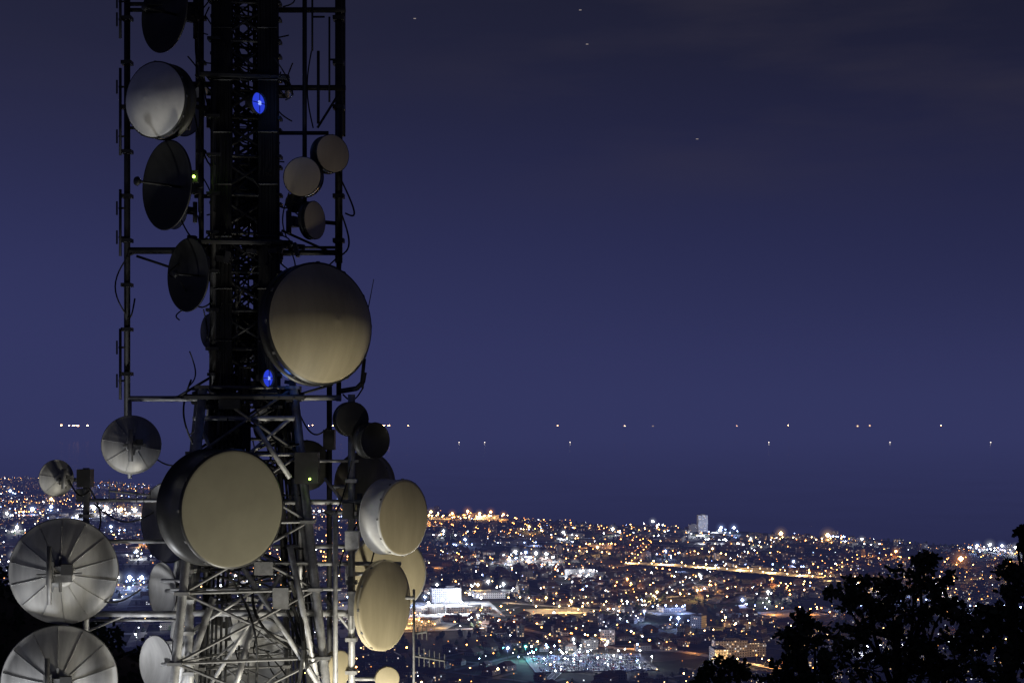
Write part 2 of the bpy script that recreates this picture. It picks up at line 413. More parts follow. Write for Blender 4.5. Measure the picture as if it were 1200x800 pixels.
spots=[(915,633,'y',3.6),(970,635,'y',4.2),(845,626,'b',2.8),(860,626,'b',2.8),(1126,664,'o',5.4),(1145,648,'b',2.8),(1160,647,'w',3.2),(1174,648,'b',2.8),(1190,650,'w',2.6),
(595,776,'b',2.8),(616,774,'t',1.9),(640,772,'b',1.6),(672,765,'w',2),(712,768,'w',1.8),(795,739,'b',3),(870,716,'b',2.6),(900,706,'w',2.2),(590,696,'w',2.6),(572,693,'w',2.8),(560,697,'y',2.8),(604,655,'w',2.8),(616,656,'b',2.6),(628,657,'w',3),(640,658,'w',2.4),
(152,688,'b',5),(138,688,'w',3.6),(166,688,'b',3.6),(110,601,'w',4),(125,602,'w',4),(142,603,'y',3.4),(158,604,'w',4),(170,603,'y',3),(38,603,'b',4),(20,625,'w',3),(60,590,'y',3),(12,580,'b',2.6),(90,612,'w',3),(45,640,'b',3),(15,660,'w',3),(60,600,'b',3),(180,640,'b',3),(160,655,'w',2.6),(190,620,'w',2.6),(130,625,'b',2.6),(8,608,'w',3),
(258,687,'w',2.4),(276,686,'w',2.1),(240,690,'b',2),(735,690,'o',2),(770,706,'y',2.2),(817,704,'y',1.8),(700,650,'y',2.2),(718,628,'w',2.4),(765,618,'w',2.2),(505,606,'y',2.4),(530,608,'o',2.4),(548,605,'o',2.8),(562,608,'y',2.4),(575,606,'o',2.6),(590,609,'o',2.2),(512,697,'w',2.2),(533,701,'b',2.4),(498,712,'b',2.2),(486,732,'o',1.8),(670,718,'y',1.8),(640,713,'y',1.8),(1052,740,'y',2.2),(1030,690,'y',2),(1080,694,'o',2),(1105,704,'w',2.4),(1050,655,'o',2.6),(1010,640,'w',2),(735,718,'w',1.7),(850,738,'y',1.7),(960,745,'y',1.6),(680,680,'w',2),(1180,675,'y',2),
(930,668,'b',2),(835,652,'y',1.8),(880,640,'w',1.8),(660,632,'w',2),(620,625,'y',2),(780,655,'b',2),(545,640,'b',2.2),(520,630,'w',2),(560,735,'w',2),(905,690,'o',1.8),(820,685,'w',1.8),(755,730,'b',1.8),(1000,720,'b',1.8),(1060,705,'b',2)]
for i_,(px,py,c,r) in enumerate(spots):
    x,y=G(px,py); k=y/2400
    lamp(x,y,c,3,r*k*.78,18)
    z=hz(x,y)+18
    if r>1.75: glow_halo(x,y,z,c,r*k*2.6,.55)
    plight(x,y,c,90000*max(.5,min(2,k)),h=14)
    for q in range(4): lamp(x+rnd.uniform(-40,40),y+rnd.uniform(-60,60),c,2,1.0*k)
def nb(name,px,py,w,d,h,rot=0.1,wm=1,gable=False,levels=None):
    B=MB(); x,y=G(px,py); building(x,y,w,d,h,rot,gable,wm,B=B)
    if levels:
        z=hz(x,y)
        for l in range(1,levels):
            M=Matrix.Rotation(rot,3,'Z'); B.box((x,y,z+h*l/levels),(w+.8,d+.8,.35),M,3)
        B.box((x,y,z+h+1),(w*.35,d*.4,3.4),Matrix.Rotation(rot,3,'Z'),3)
    return B.obj(name,[M_f1,M_f2,M_tile,M_flat])
nb('warehouse',522,704,48,40,24,.15); nb('warehouse',497,717,60,45,11,.15); nb('warehouse',548,716,70,40,10,.15)
nb('warehouse',575,699,60,40,10,.1)
def yardxy(x,y,w,d,rot,mat):
    B=MB(); z=plainz(x,y)+.9; B.box((x,y,z-1),(w,d,2),Matrix.Rotation(rot,3,'Z'),0); B.obj('paved_yard',[mat])
def yard(px,py,w,d,rot,mat): yardxy(*G(px,py),w,d,rot,mat)
yard(522,714,165,190,.15,M_conc); yard(655,716,100,60,.2,M_conc); yard(578,694,90,70,.1,M_conc); yard(622,659,120,90,.1,M_conc); yard(145,603,260,150,0,M_conc); yard(152,690,110,70,0,M_conc)
for (x,y,w,d,rot,col) in yards:
    yardxy(x,y,w,d,rot,M_conc)
    if rnd.random()<.8: building(x+rnd.uniform(-.1,.1)*w,y+d*.2,w*.6,d*.4,rnd.uniform(7,13),rot,False,rnd.choice((0,1)))
    k=max(1,y/3000)
    for sx_ in (-.33,.33):
        plight(x+w*sx_,y-d*.25,col,rnd.uniform(9000,42000)*k,h=9)
    for q in range(rnd.randint(4,9)):
        lamp(x+w*rnd.uniform(-.5,.5),y+d*rnd.uniform(-.5,.0),col,rnd.choice((2,2,3)),rnd.uniform(.8,1.2)*k,12)
x,y=G(520,712)
for (ox,oy) in ((-60,-60),(-20,-75),(30,-60),(60,-10),(-70,10),(0,-35),(40,40)): plight(x+ox,y+oy,'w' if ox>-30 else 'b',260000,h=20); lamp(x+ox,y+oy,'w',3,1.8,18)
x,y=G(655,717)
for ox in (-36,0,36): plight(x+ox,y-14,'y',26000,h=10); lamp(x+ox,y-18,'y',2,1.2,12)
x,y=G(622,660)
for ox in (-45,0,45): plight(x+ox,y-20,'w',180000,h=16); lamp(x+ox,y-24,'w',3,1.6,16)
x,y=G(145,604)
for ox in (-110,-60,-10,40,100): plight(x+ox,y-30,'w',260000,h=20); lamp(x+ox,y-20,'w',3,2.6,16)
x,y=G(152,692)
for ox in (-35,0,35): plight(x+ox,y-20,'b',120000,h=16)
nb('apartment_tower',823,623,26,20,46,.1,1,levels=14); nb('apartment_building',812,623,22,18,20,.1,0,levels=6)
x,y=G(823,626); plight(x-10,y-60,'w',380000,h=14); plight(x+30,y-45,'w',180000,h=20)
for (px,py,w,d,h) in ((855,769,42,16,21),(884,768,26,16,17),(842,776,16,30,18)):
    nb('apartment_building',px,py,w,d,h,.12,1,levels=6)
x,y=G(862,778)
for ox in (-30,0,30): plight(x+ox,y-12,'y',28000,h=10); lamp(x+ox,y-14,'y',2,.9)
px0,py0=G(690,777)
B=MB(); zl=plainz(px0,py0)+1.2
B.box((px0,py0,zl-1),(150,120,2.0),Matrix.Rotation(.12,3,'Z'),0)
R2=Matrix.Rotation(.12,3,'Z')
for r_ in range(7):
    yy=-54+r_*18
    for k in range(46):
        w=R2@Vector((-68+k*3,yy,0)); B.box((px0+w.x,py0+w.y,zl+.03),(.15,5,.06),R2,1)
B.obj('car_park',[M_asph,M_mark])
carm=[surf('car_paint_%d'%i,c,c,.3,.3) for i,c in enumerate([(.6,.6,.62),(.08,.08,.09),(.3,.31,.33),(.25,.03,.03),(.04,.07,.2)])]
B=MB()
for r_ in range(7):
    for side in (-2.7,2.7):
        for k in range(45):
            if rnd.random()<.5+.6*noise.noise(Vector((k/7,r_/1.5,0))): continue
            w=R2@Vector((-66.5+k*3,-54+r_*18+side,0)); mi=rnd.choices(range(5),[3,3,3,1,1])[0]
            B.box((px0+w.x,py0+w.y,zl+.65),(1.8,4.3,.7),R2,mi); B.box((px0+w.x,py0+w.y,zl+1.25),(1.5,2.3,.5),R2,5)
B.obj('parked_cars',carm+[surf('car_glass',(.03,.03,.035),(.02,.02,.02),.1)])
for i in range(5):
    for j in range(3):
        w=R2@Vector((-66+i*33+rnd.uniform(-5,5),-50+j*48,0)); lamp(px0+w.x,py0+w.y,'w' if (i+j)%3 else 'b',3,1.0,14,base=zl); plight(px0+w.x,py0+w.y,'w' if (i+j)%3 else 'b',20000,h=10)
lamps.obj('street_lamps',lamp_mats); blds.obj('distant_city_buildings',[M_f1,M_f2,M_tile,M_flat]); roads.obj('road',[M_asph,M_mark,M_conc])
fl=MB()
for a,b_,n in ((345,462,18),(68,112,8),(0,1200,16)):
    for i in range(n):
        p=P(rnd.uniform(a,b_),498.0+rnd.uniform(-.2,.9),26000); r=rnd.uniform(9,17)*(1 if n!=16 else .5); fl.box(p,(r*1.3,r,r*.7),None,0)
fl.obj('distant_coast_lights',[emit('far_lamp',(1,.5,.2),40)])
for (px,py) in ((538,498),(568,499),(668,499),(901,499),(1043,500),(1161,501)):
    B=MB(); B.box((0,0,-6),(70,14,9),None,0); B.box((-20,0,2),(16,10,9),None,0); B.box((0,0,11),(11,11,10),None,1)
    B.obj('ship',[M_dark,emit('ship_lamp',(1,.85,.7),60)],loc=((px-600)/F*22000,22000,11))
B=MB()
for i in range(6500):
    yy=sqrt(rnd.uniform(1250**2,4500**2)); xx=rnd.uniform(-.42,.42)*yy
    if not onland(xx,yy) or not isclear(xx,yy,10): continue
    if noise.noise(Vector((xx/180,yy/180,20)))<-.05: continue
    z=plainz(xx,yy); r=rnd.uniform(2.5,5)
    o=len(B.v)
    for (h,rr) in ((0,.5),(r*.6,1.0),(r*1.3,.8),(r*1.9,.25)):
        for k in range(6):
            t=2*pi*k/6+h; q=r*rr*rnd.uniform(.7,1.25); B.v.append((xx+q*cos(t),yy+q*sin(t),z+h*rnd.uniform(.85,1.15)))
    for a in range(3):
        for k in range(6):
            j=(k+1)%6; B.f.append((o+a*6+k,o+a*6+j,o+a*6+6+j,o+a*6+6+k)); B.m.append(0); B.sm.append(False)
    B.f.append(tuple(o+18+k for k in range(6))); B.m.append(0); B.sm.append(False)
M_leafd=surf('distant_foliage',(.05,.07,.03),(.025,.035,.018),.9,0,.3)
B.obj('distant_trees',[M_leafd])

# ------------------------------------------------------------------ tower
TD=28.0; TX=(288-600)/F*TD; base_z=hz(TX,TD)
tower=empty('communications_tower',(TX,TD,base_z))
S=MB() # 0 galvanised, 1 dark steel, 2 cable, 3 darker galvanised
def pz(py,d=TD): return CZ+(HY-py)/F*d
def lattice(zb,zt,hb,ht,nseg,rl,rb,m,rot=.2,cx=TX,cy=TD,dbl=True,ml=None):
    ml=m if ml is None else ml
    def cor(k,t):
        h=hb+(ht-hb)*t; a=rot+pi/4+k*pi/2
        return Vector((cx+h*sqrt(2)*cos(a),cy+h*sqrt(2)*sin(a),zb+(zt-zb)*t))
    for k in range(4): S.tube(cor(k,0),cor(k,1),rl,8,ml)
    for i in range(nseg):
        t0=i/nseg; t1=(i+1)/nseg
        for k in range(4):
            j=(k+1)%4
            S.tube(cor(k,t0),cor(j,t1),rb,5,m)
            if dbl: S.tube(cor(j,t0),cor(k,t1),rb,5,m)
            S.tube(cor(k,t1),cor(j,t1),rb*1.1,5,m)
        S.tube(cor(0,t1),cor(2,t1),rb*.8,5,m)
        for k in range(4): S.box(cor(k,t1),(rl*3.2,rl*3.2,.06),None,m)
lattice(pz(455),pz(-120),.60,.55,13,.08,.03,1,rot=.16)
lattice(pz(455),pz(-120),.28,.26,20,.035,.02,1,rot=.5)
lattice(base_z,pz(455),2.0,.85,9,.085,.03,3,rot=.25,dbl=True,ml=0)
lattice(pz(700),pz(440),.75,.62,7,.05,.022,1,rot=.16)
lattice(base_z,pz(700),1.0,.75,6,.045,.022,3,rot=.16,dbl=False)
def cable_run(pxa,pxb,pya,pyb,d,n,dd=0,m=2,px2a=None,px2b=None,r=.028):
    px2a=pxa if px2a is None else px2a; px2b=pxb if px2b is None else px2b
    for i in range(n):
        t=i/(n-1); a=P(pxa+(pxb-pxa)*t,pya,d+dd*random.random()); b=P(px2a+(px2b-px2a)*t,pyb,d+dd*random.random())
        mid=[a.lerp(b,k/8)+Vector((random.uniform(-.012,.012),random.uniform(-.01,.01),0)) for k in range(9)]; S.poly(mid,r,6,m)
    k=int(abs(pyb-pya)/60)
    for i in range(k+1):
        t=i/max(k,1); y=pya+(pyb-pya)*t; xa=pxa+(px2a-pxa)*t; xb=pxb+(px2b-pxb)*t
        S.tube(P(xa-2,y,d-.04),P(xb+2,y,d-.04),.018,5,1)
cable_run(252,270,-90,460,27.3,8,r=.032); cable_run(304,323,-90,460,27.3,9,r=.032)
cable_run(258,272,-90,460,28.2,5); cable_run(302,318,-90,460,28.3,5)
cable_run(250,275,455,830,27.5,6,.2,2,232,262); cable_run(318,345,455,830,27.4,7,.2,2,345,372)
cable_run(282,292,430,640,27.2,4,.1)
for x in (280,291): S.tube(P(x,-90,27.9),P(x,820,27.9),.02,6,1)
for i in range(58): S.tube(P(280,-85+i*15.6,27.9),P(291,-85+i*15.6,27.9),.012,5,1)
T=lambda x1,y1,x2,y2,r,d=TD,m=1,d2=None: S.tube(P(x1,y1,d),P(x2,y2,d if d2 is None else d2),r,8,m)
for (x,y1,y2,r,d) in ((149,-60,492,.062,27.6),(397,-60,308,.075,28.2),(402,-60,160,.05,28.6),(357,-60,245,.045,27.8),(236,-60,300,.05,27.6),(231,-60,210,.035,28.6),(386,450,840,.055,28.4),(397,290,470,.05,28.2),(373,60,145,.03,28.3),(345,455,560,.05,28)):
    T(x,y1,x,y2,r,d)
for (x1,x2,y,r,d,dd) in ((149,260,293,.055,27.6,27.6),(149,258,296,.03,28.5,28.5),(320,400,296,.055,28.2,28.2),(225,260,99,.055,27.6,27.6),(320,405,103,.055,28,28),(320,385,156,.04,28,28),(320,405,12,.055,28,28),(149,225,12,.04,27.6,27.6),(149,260,467,.055,27.6,27.8),(325,400,466,.055,28.1,28.1),(149,236,5,.04,27.6,27.6),(149,240,292,.04,28.4,28.4),(228,345,490,.05,27.2,27.2),(149,190,150,.03,27.6,27.6),(320,400,290,.03,28.6,28.6),(228,262,230,.04,27.6,27.6)):
    T(x1,y,x2,y,r,d,0 if y>400 else 1,dd)
for (x1,y1,x2,y2) in ((160,300,250,330),(397,300,330,270),(325,470,390,450),(200,470,250,440),(149,300,165,293),(397,110,372,150)): T(x1,y1,x2,y2,.025)
for y in range(-30,480,52):
    S.box(P(149,y,27.6),(.2,.2,.07),None,1)
    if y<300:
        S.box(P(397,y,28.2),(.22,.22,.08),None,1); S.box(P(236,y,27.6),(.17,.17,.06),None,1)
for (y,w) in ((290,52),(466,66),(100,48)):
    c=P(288,y,TD); h=w*TD/F
    for k in range(4):
        a=.16+k*pi/2; dx,dy=cos(a)*h,sin(a)*h
        nx,ny=-sin(a)*h,cos(a)*h
        S.tube(c+Vector((dx-nx,dy-ny,0)),c+Vector((dx+nx,dy+ny,0)),.05,6,1)
    for k in range(9):
        t=-h+2*h*k/8; S.box(c+Vector((t,0,0)),(.03,2*h,.04),None,1)
for (x,y1,y2,r,d) in ((101,548,860,.065,27.4),(412,462,900,.07,27.6),(222,655,900,.085,26.9),(393,600,860,.05,27.2),(352,560,700,.04,27.4),(485,690,900,.025,27.4)):
    T(x,y1,x,y2,r,d,0)
for (x1,x2,y,r,d,dd) in ((101,222,719,.06,27.4,26.9),(222,420,718,.065,26.9,27.6),(101,200,634,.04,27.4,27.6),(105,245,586,.035,27.4,27.8),(330,430,588,.05,27.4,27.6),(320,412,640,.04,27.4,27.6),(101,222,726,.03,27.6,27.1),(240,420,540,.03,28,27.6),(412,486,700,.035,27.6,27.4),(230,400,660,.045,27.3,27.3),(200,400,690,.03,27.0,27.2),(380,480,600,.04,27.6,27.6),(385,470,660,.04,27.7,27.7),(190,222,680,.04,27.3,26.9)):
    T(x1,y,x2,y,r,d,0,dd)
for (x1,y1,x2,y2,r,d,dd) in ((285,665,372,800,.05,26.9,26.9),(330,672,240,812,.04,27.0,27.0),(300,500,340,560,.05,26.9,26.9),(340,490,260,560,.04,27.2,27.2),(235,500,300,640,.035,27.1,27.1),(340,640,372,800,.06,27.0,27.0),(250,700,195,860,.07,26.9,26.9),(222,740,300,690,.03,26.9,27),(412,740,380,700,.03,27.6,27.6),(412,600,380,560,.03,27.6,27.6),(101,740,150,719,.025,27.4,27.2),(235,640,205,840,.075,27.3,27.3),(345,560,395,860,.07,27.4,27.4),(300,720,260,860,.06,27,27),(240,460,200,700,.04,28.4,28.6)):
    T(x1,y1,x2,y2,r,d,0,dd)
for x,d in ((101,27.4),(412,27.6),(222,26.9)):
    for y in range(570 if x!=222 else 670,860,37): S.box(P(x,y+random.uniform(-8,8),d),(.22,.24,.07),None,0)
for (x,y,w,h,d,m) in ((100,560,.26,.34,27.2,1),(98,580,.22,.25,27.5,3),(413,632,.26,.34,27.3,0),(360,548,.45,.6,27.2,1),(330,700,.3,.4,27,3),(386,515,.22,.4,28,1),(270,470,.4,.3,27,1),(408,598,.2,.3,27.3,1),(310,665,.35,.25,27,3)):
    S.box(P(x,y,d),(w,.25,h),None,m)
rc=random.Random(5)
def loop(x1,y1,x2,y2,sag,d,r=.016,side=0):
    pts=[]
    for i in range(13):
        t=i/12; x=x1+(x2-x1)*t+side*sin(pi*t); y=y1+(y2-y1)*t+sag*sin(pi*t); pts.append(P(x,y,d+.15*sin(7*t)))
    S.poly(pts,r,6,2)
for a in ((150,300,150,372,0,27.5,.016,-15),(150,372,158,350,8,27.5),(225,120,262,180,40,27.4),(232,60,250,130,20,27.4),(397,205,405,250,20,28,.018,14),(400,250,398,300,10,28,.018,10),(352,225,365,262,0,27.6,.014,-16),(325,240,355,215,14,27.5),(212,330,255,345,22,27.3),(205,240,250,270,26,27.3),(425,455,402,462,10,27.8),(400,300,395,320,18,27.8),(104,570,100,650,0,27.3,.018,16),(104,600,100,700,0,27.3,.016,-12),(165,520,225,540,14,27.5),(110,590,180,600,16,27.4),(80,560,104,575,12,27.2),(165,690,108,700,10,27.2),(345,470,385,500,22,27.6),(412,540,380,600,26,27.4),(420,610,400,680,10,27.3,.018,-10),(440,640,412,700,16,27.5),(300,660,340,760,10,26.9,.03,-20),(260,660,300,800,0,26.8,.025,16),(340,680,350,800,0,26.9,.04,10),(336,690,362,810,0,27,.04,6),(330,700,370,820,0,27.1,.035,4),(320,300,397,300,24,28,.016),(250,445,300,470,14,27.2),(365,60,367,150,0,28,.014,-6),(224,445,226,520,0,27.8,.02,-10),(300,480,350,520,18,27.1,.02)):
    loop(*a)
for i in range(80):
    x=rc.uniform(220,350); y=rc.uniform(-20,780); loop(x,y,x+rc.uniform(-28,28),y+rc.uniform(15,60),rc.uniform(0,14),27.1+rc.random()*.8,.014,rc.uniform(-16,16))
for i in range(130):
    x=rc.uniform(225,355); y=rc.choice([rc.gauss(465,14),rc.gauss(292,10),rc.uniform(480,780)]); S.box(P(x,y,27.2+rc.random()*1.4),(rc.uniform(.05,.22),rc.uniform(.05,.2),rc.uniform(.04,.3)),Matrix.Rotation(rc.uniform(-.3,.3),3,'Y'),1 if y<480 else rc.choice([0,1,3]))
so=S.obj('lattice_structure',[M_steel,M_dark,M_cable,M_steeld]); so.parent=tower; so.matrix_parent_inverse=Matrix.Translation(-tower.location)

# ------------------------------------------------------------------ antennas
def facing(p,yaw,pitch):
    v=Vector((-p.x,-p.y,0)).normalized(); a=radians(yaw)
    d=Vector((v.x*cos(a)-v.y*sin(a),v.x*sin(a)+v.y*cos(a),0)); d=d*cos(radians(pitch)); d.z=sin(radians(pitch))
    return d.normalized()
def place(p,d):
    z=d; x=Vector((0,0,1)).cross(z).normalized(); y=z.cross(x)
    M=Matrix((x,y,z)).transposed().to_4x4(); M.translation=p; return M
def drum(px,py,hpx,yaw,d,L=.5,bulge=.08,rad=M_tan,shr=M_white,pitch=0):
    p=P(px,py,d); R=hpx/2*d/F
    B=MB()
    prof=[(.02,-L*2*R-.45*R),(.22*R,-L*2*R-.44*R),(.24*R,-L*2*R-.34*R),(.6*R,-L*2*R-.24*R),(.97*R,-L*2*R-.02*R),(R*1.02,-L*2*R),(R*1.02,-L*2*R+.03*R),(R,-L*2*R+.035*R),(R,-.07*R),(1.02*R,-.065*R),(1.02*R,0),(.985*R,.012*R)]
    ms=[0]*11
    nb_=10
    for i in range(nb_):
        a=(i+1)/nb_; r=.985*R*cos(a*pi/2); prof.append((max(r,.001),.014*R+bulge*R*(1-(r/R)**2))); ms.append(1)
    B.lathe(prof,64,ms)
    for k in range(12):
        t=2*pi*k/12; B.box((1.02*R*cos(t),1.02*R*sin(t),-.035*R),(.03*R,.05*R,.05*R),Matrix.Rotation(t,3,'Z'),2)
    zb=-L*2*R-.45*R
    B.box((0,0,zb-.05),(.3*R,.4*R,.16),None,2); B.box((0,0,zb-.2),(.2,.55*R,.16),None,2)
    B.tube((0,-.6*R,zb-.3),(0,.6*R,zb-.3),.055,8,2)
    return B.obj('drum_antenna',[shr,rad,M_steeld],M=place(p,facing(p,yaw,pitch)))
def dish(px,py,hpx,yaw,d,mat=M_grey,dep=.36,feed=True,ribs=12,pitch=0,box=True,name='dish_antenna',fl=.55,bm=None):
    p=P(px,py,d); R=hpx/2*d/F; B=MB(); D_=dep*R
    fr=[(max(R*k/12,.001),D_*(k/12)**2-D_) for k in range(13)]
    bk=[(r+.0,z-.03*R) for r,z in reversed(fr)]
    B.lathe(fr+[(R*1.02,.01*R),(R*1.035,-.01*R),(R*1.02,-.04*R)]+bk,64,[0]*12+[2]*3+[1]*13)
    for k in range(ribs):
        t=2*pi*k/ribs+.2; c,s=cos(t),sin(t)
        for i in range(2,12):
            r0,r1=R*i/12,R*(i+1)/12; z0,z1=D_*(i/12)**2-D_-.03*R,D_*((i+1)/12)**2-D_-.03*R
            hgt=.018*R; w=Vector((-s,c,0))*.006*R
            pa=Vector((r0*c,r0*s,z0)); pb=Vector((r1*c,r1*s,z1)); h=Vector((0,0,hgt))
            B.quad([pa-w,pb-w,pb-w*.5-h,pa-w*.5-h],1); B.quad([pb+w,pa+w,pa+w*.5-h,pb+w*.5-h],1); B.quad([pa-w*.5-h,pb-w*.5-h,pb+w*.5-h,pa+w*.5-h],1)
    B.lathe([(.26*R,-D_-.0*R),(.26*R,-D_-.10*R),(.18*R,-D_-.12*R),(.01,-D_-.12*R)],32,[1,1,1])
    zb=-D_-.12*R
    if box:
        B.box((0,0,zb-.06),(.44*R,.30*R,.12),None,2); B.box((.16*R,.05*R,zb-.16),(.14*R,.4*R,.14),None,2)
        B.tube((.16*R,-.55*R,zb-.27),(.16*R,.55*R,zb-.27),.045,8,2); B.box((-.15*R,.1*R,zb-.18),(.2*R,.2*R,.16),None,3)
        B.tube((-.4*R,0,zb-.02),(.4*R,0,zb-.2),.025,6,2); B.tube((0,-.34*R,zb),(0,.34*R,zb-.05),.03,6,2)
    if feed:
        B.tube((0,0,-D_),(0,0,fl*R),.022*R+.008,8,2); B.lathe([(.001,fl*R+.05*R),(.09*R,fl*R+.05*R),(.11*R,fl*R),(.05*R,fl*R-.07*R),(.001,fl*R-.08*R)],20,[2]*4)
    return B.obj(name,[mat,bm or mat,M_steeld if mat is not M_dgrey else M_dark,M_dark],M=place(p,facing(p,yaw,pitch)))
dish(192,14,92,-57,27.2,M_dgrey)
drum(182,117,88,-40,26.9,.22,.42,M_pale,M_dgrey,pitch=-2)
dish(218,128,62,-48,28.3,M_grey,feed=False)
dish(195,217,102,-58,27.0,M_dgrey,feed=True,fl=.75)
dish(205,246,44,-52,27.9,M_white,feed=False)
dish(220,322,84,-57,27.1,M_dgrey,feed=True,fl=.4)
drum(390,180,44,32,27.5,.32,.12,M_tan2,M_dgrey)
drum(354,207,46,-20,27.3,.22,.1,M_tan2,M_blk)
drum(369,258,44,56,27.5,.2,.12,M_tan2,M_dgrey)
drum(376,379,142,33,26.8,.14,.50,M_tan,M_blk,pitch=3)
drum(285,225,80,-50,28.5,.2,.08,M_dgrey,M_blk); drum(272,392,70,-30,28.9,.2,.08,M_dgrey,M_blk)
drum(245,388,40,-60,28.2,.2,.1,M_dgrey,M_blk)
dish(345,238,22,20,27.5,M_dgrey,ribs=6)
dish(154,521,67,188,26.9,M_grey,feed=False,ribs=8); dish(66,560,42,205,27.2,M_grey,feed=False,ribs=6)
dish(75,669,121,172,27.0,M_grey,feed=False,ribs=14); dish(70,798,128,176,26.8,M_grey,feed=False,ribs=14)
drum(273,596,138,32,25.9,.39,.04,M_olive,M_blk)
dish(196,612,92,-50,28.2,M_white,feed=False); dish(190,692,66,-62,27.5,M_grey,feed=False); dish(183,778,66,-55,27.5,M_grey,feed=False)
drum(360,545,58,25,28.3,.2,.1,M_dgrey,M_blk); drum(413,491,40,20,27.4,.3,.1,M_dgrey,M_blk); drum(440,516,42,38,27.3,.35,-.3,M_dgrey,M_dgrey)
drum(424,566,72,-28,28.3,.2,.12,M_tan,M_tan); drum(473,606,88,50,27.0,.34,.06,M_tan,M_white)
drum(454,672,92,12,28.6,.2,.14,M_tan,M_white); drum(452,709,104,56,26.9,.08,.1,M_tan,M_tan)
dish(285,770,118,14,29.5,M_grey,feed=True); drum(283,742,26,-10,27,.2,.1,M_white,M_white); drum(398,783,42,50,27.4,.2,.1,M_tan,M_tan); drum(454,795,28,10,27.4,.2,.1,M_tan,M_tan)
drum(262,505,60,-40,28.9,.2,.08,M_dgrey,M_blk); drum(322,500,46,15,28.6,.2,.08,M_dgrey,M_blk)
S=MB()
for (x1,y1,d1,x2,y2,d2) in ((200,14,27.6,236,14,27.6),(212,117,27.4,236,117,27.6),(222,217,27.5,236,217,27.6),(235,322,27.5,260,322,27.6),(372,180,28,397,180,28.2),(354,210,27.8,357,225,27.8),(355,258,28,397,262,28.2),(345,379,27.5,325,379,28),(330,350,28,397,350,28.2),(152,521,27.3,152,467,27.6),(152,521,27.3,152,560,27.4),(80,562,27.5,101,562,27.4),(82,669,27.4,101,669,27.4),(76,798,27.3,101,798,27.4),(220,596,27.3,260,596,27.6),(200,612,28.2,235,612,28),(195,692,27.6,222,692,26.9),(190,778,27.6,222,778,26.9),(413,491,27.8,412,491,27.6),(430,516,27.8,412,516,27.6),(422,570,28.4,386,570,28.4),(440,606,27.7,412,606,27.6),(445,672,28.9,412,672,27.6),(440,709,27.3,412,709,27.6),(285,770,30,288,770,28.6),(398,783,27.8,412,783,27.6),(454,795,27.8,412,795,27.6)):
    S.tube(P(x1,y1,d1),P(x2,y2,d2),.04,8,0 if y1>480 else 1)
so=S.obj('antenna_arms',[M_steel,M_dark]); so.parent=tower; so.matrix_parent_inverse=Matrix.Translation(-tower.location)
M_blue=emit('blue_lamp',(.035,.075,1.0),.65); M_bluec=emit('blue_lamp_core',(.25,.35,1.0),1.5); M_green=emit('green_led',(.5,1,.1),9)
for (px,py,s,yaw) in ((303,121,27,48),(314,443,22,50)):
    B=MB(); p=P(px,py,26.9); R=s/2*26.9/F
    B.lathe([(.001,-.8*R),(.5*R,-.8*R),(.9*R,-.4*R),(R,0),(.92*R,.03),(.9*R,-.02),(.3*R,.02),(.22*R,.03),(.001,.04)],32,[0,0,0,0,0,1,1,2])
    B.tube((-.85*R,0,.03),(.85*R,0,.03),.008,5,0); B.tube((0,-.85*R,.03),(0,.85*R,.03),.008,5,0)
    B.box((0,0,-R),(.12,.12,.14),None,0); B.obj('blue_signal_lamp',[M_dark,M_blue,M_bluec],M=place(p,facing(p,yaw,0)))
    L=bpy.data.lights.new('blue','POINT'); L.energy=3; L.color=(.1,.25,1); L.shadow_soft_size=.1
    o=bpy.data.objects.new('blue_signal_light',L); scene.collection.objects.link(o); o.location=p+facing(p,yaw,0)*.35
B=MB(); B.tube(P(227,207,26.92),P(227,207,26.98),.03,10,1); B.box(P(227,207,27.1),(.18,.14,.22),None,0); B.tube(P(363,561,26.88),P(363,561,26.92),.022,8,1); B.obj('radio_unit_with_led',[M_dark,M_green])
B=MB(); B.poly([P(400,458,27.8),P(418,455,27.7),P(425,448,27.6),P(427,436,27.6)],.05,8); B.tube(P(425,455,27.6),P(428,380,27.6),.022,8); B.tube(P(428,380,27.6),P(438,327,27.6),.012,6,0,.007); B.tube(P(424,448,27.6),P(427,420,27.6),.035,8); B.obj('whip_antenna',[M_dark])
for (x,y1,y2) in ((141,80,182),(141,222,300),(141,385,468),(141,-20,45)):
    B=MB(); B.tube(P(x,y1,27.5),P(x,y2,27.5),.028,8)
    for y in (y1+22,y2-22): B.tube(P(x-2,y,27.5),P(151,y,27.6),.02,6); B.tube(P(x-4,y-8,27.4),P(x-4,y+8,27.4),.02,6)
    B.obj('dipole_antenna',[M_dark])
for (x,y1,y2) in ((366,-20,60),(373,60,145),(386,20,120)):
    B=MB(); B.tube(P(x,y1,27.9),P(x,y2,27.9),.02,8); B.tube(P(x,(y1+y2)/2,27.9),P(x+14,(y1+y2)/2,28.1),.02,6); B.obj('dipole_antenna',[M_dark])
def yagi(x1,y1,x2,y2,d,n,l):
    B=MB(); a=P(x1,y1,d); b=P(x2,y2,d+.3); B.tube(a,b,.02,6)
    for i in range(n):
        c=a.lerp(b,i/(n-1)); h=l*(1-.35*i/(n-1)); B.tube(c-Vector((0,0,h)),c+Vector((0,0,h)),.01,5)
    B.obj('yagi_antenna',[M_steeld])
yagi(485,768,521,774,27.4,7,.2); yagi(128,575,176,580,27.3,7,.22); yagi(500,740,484,742,27.4,4,.15)
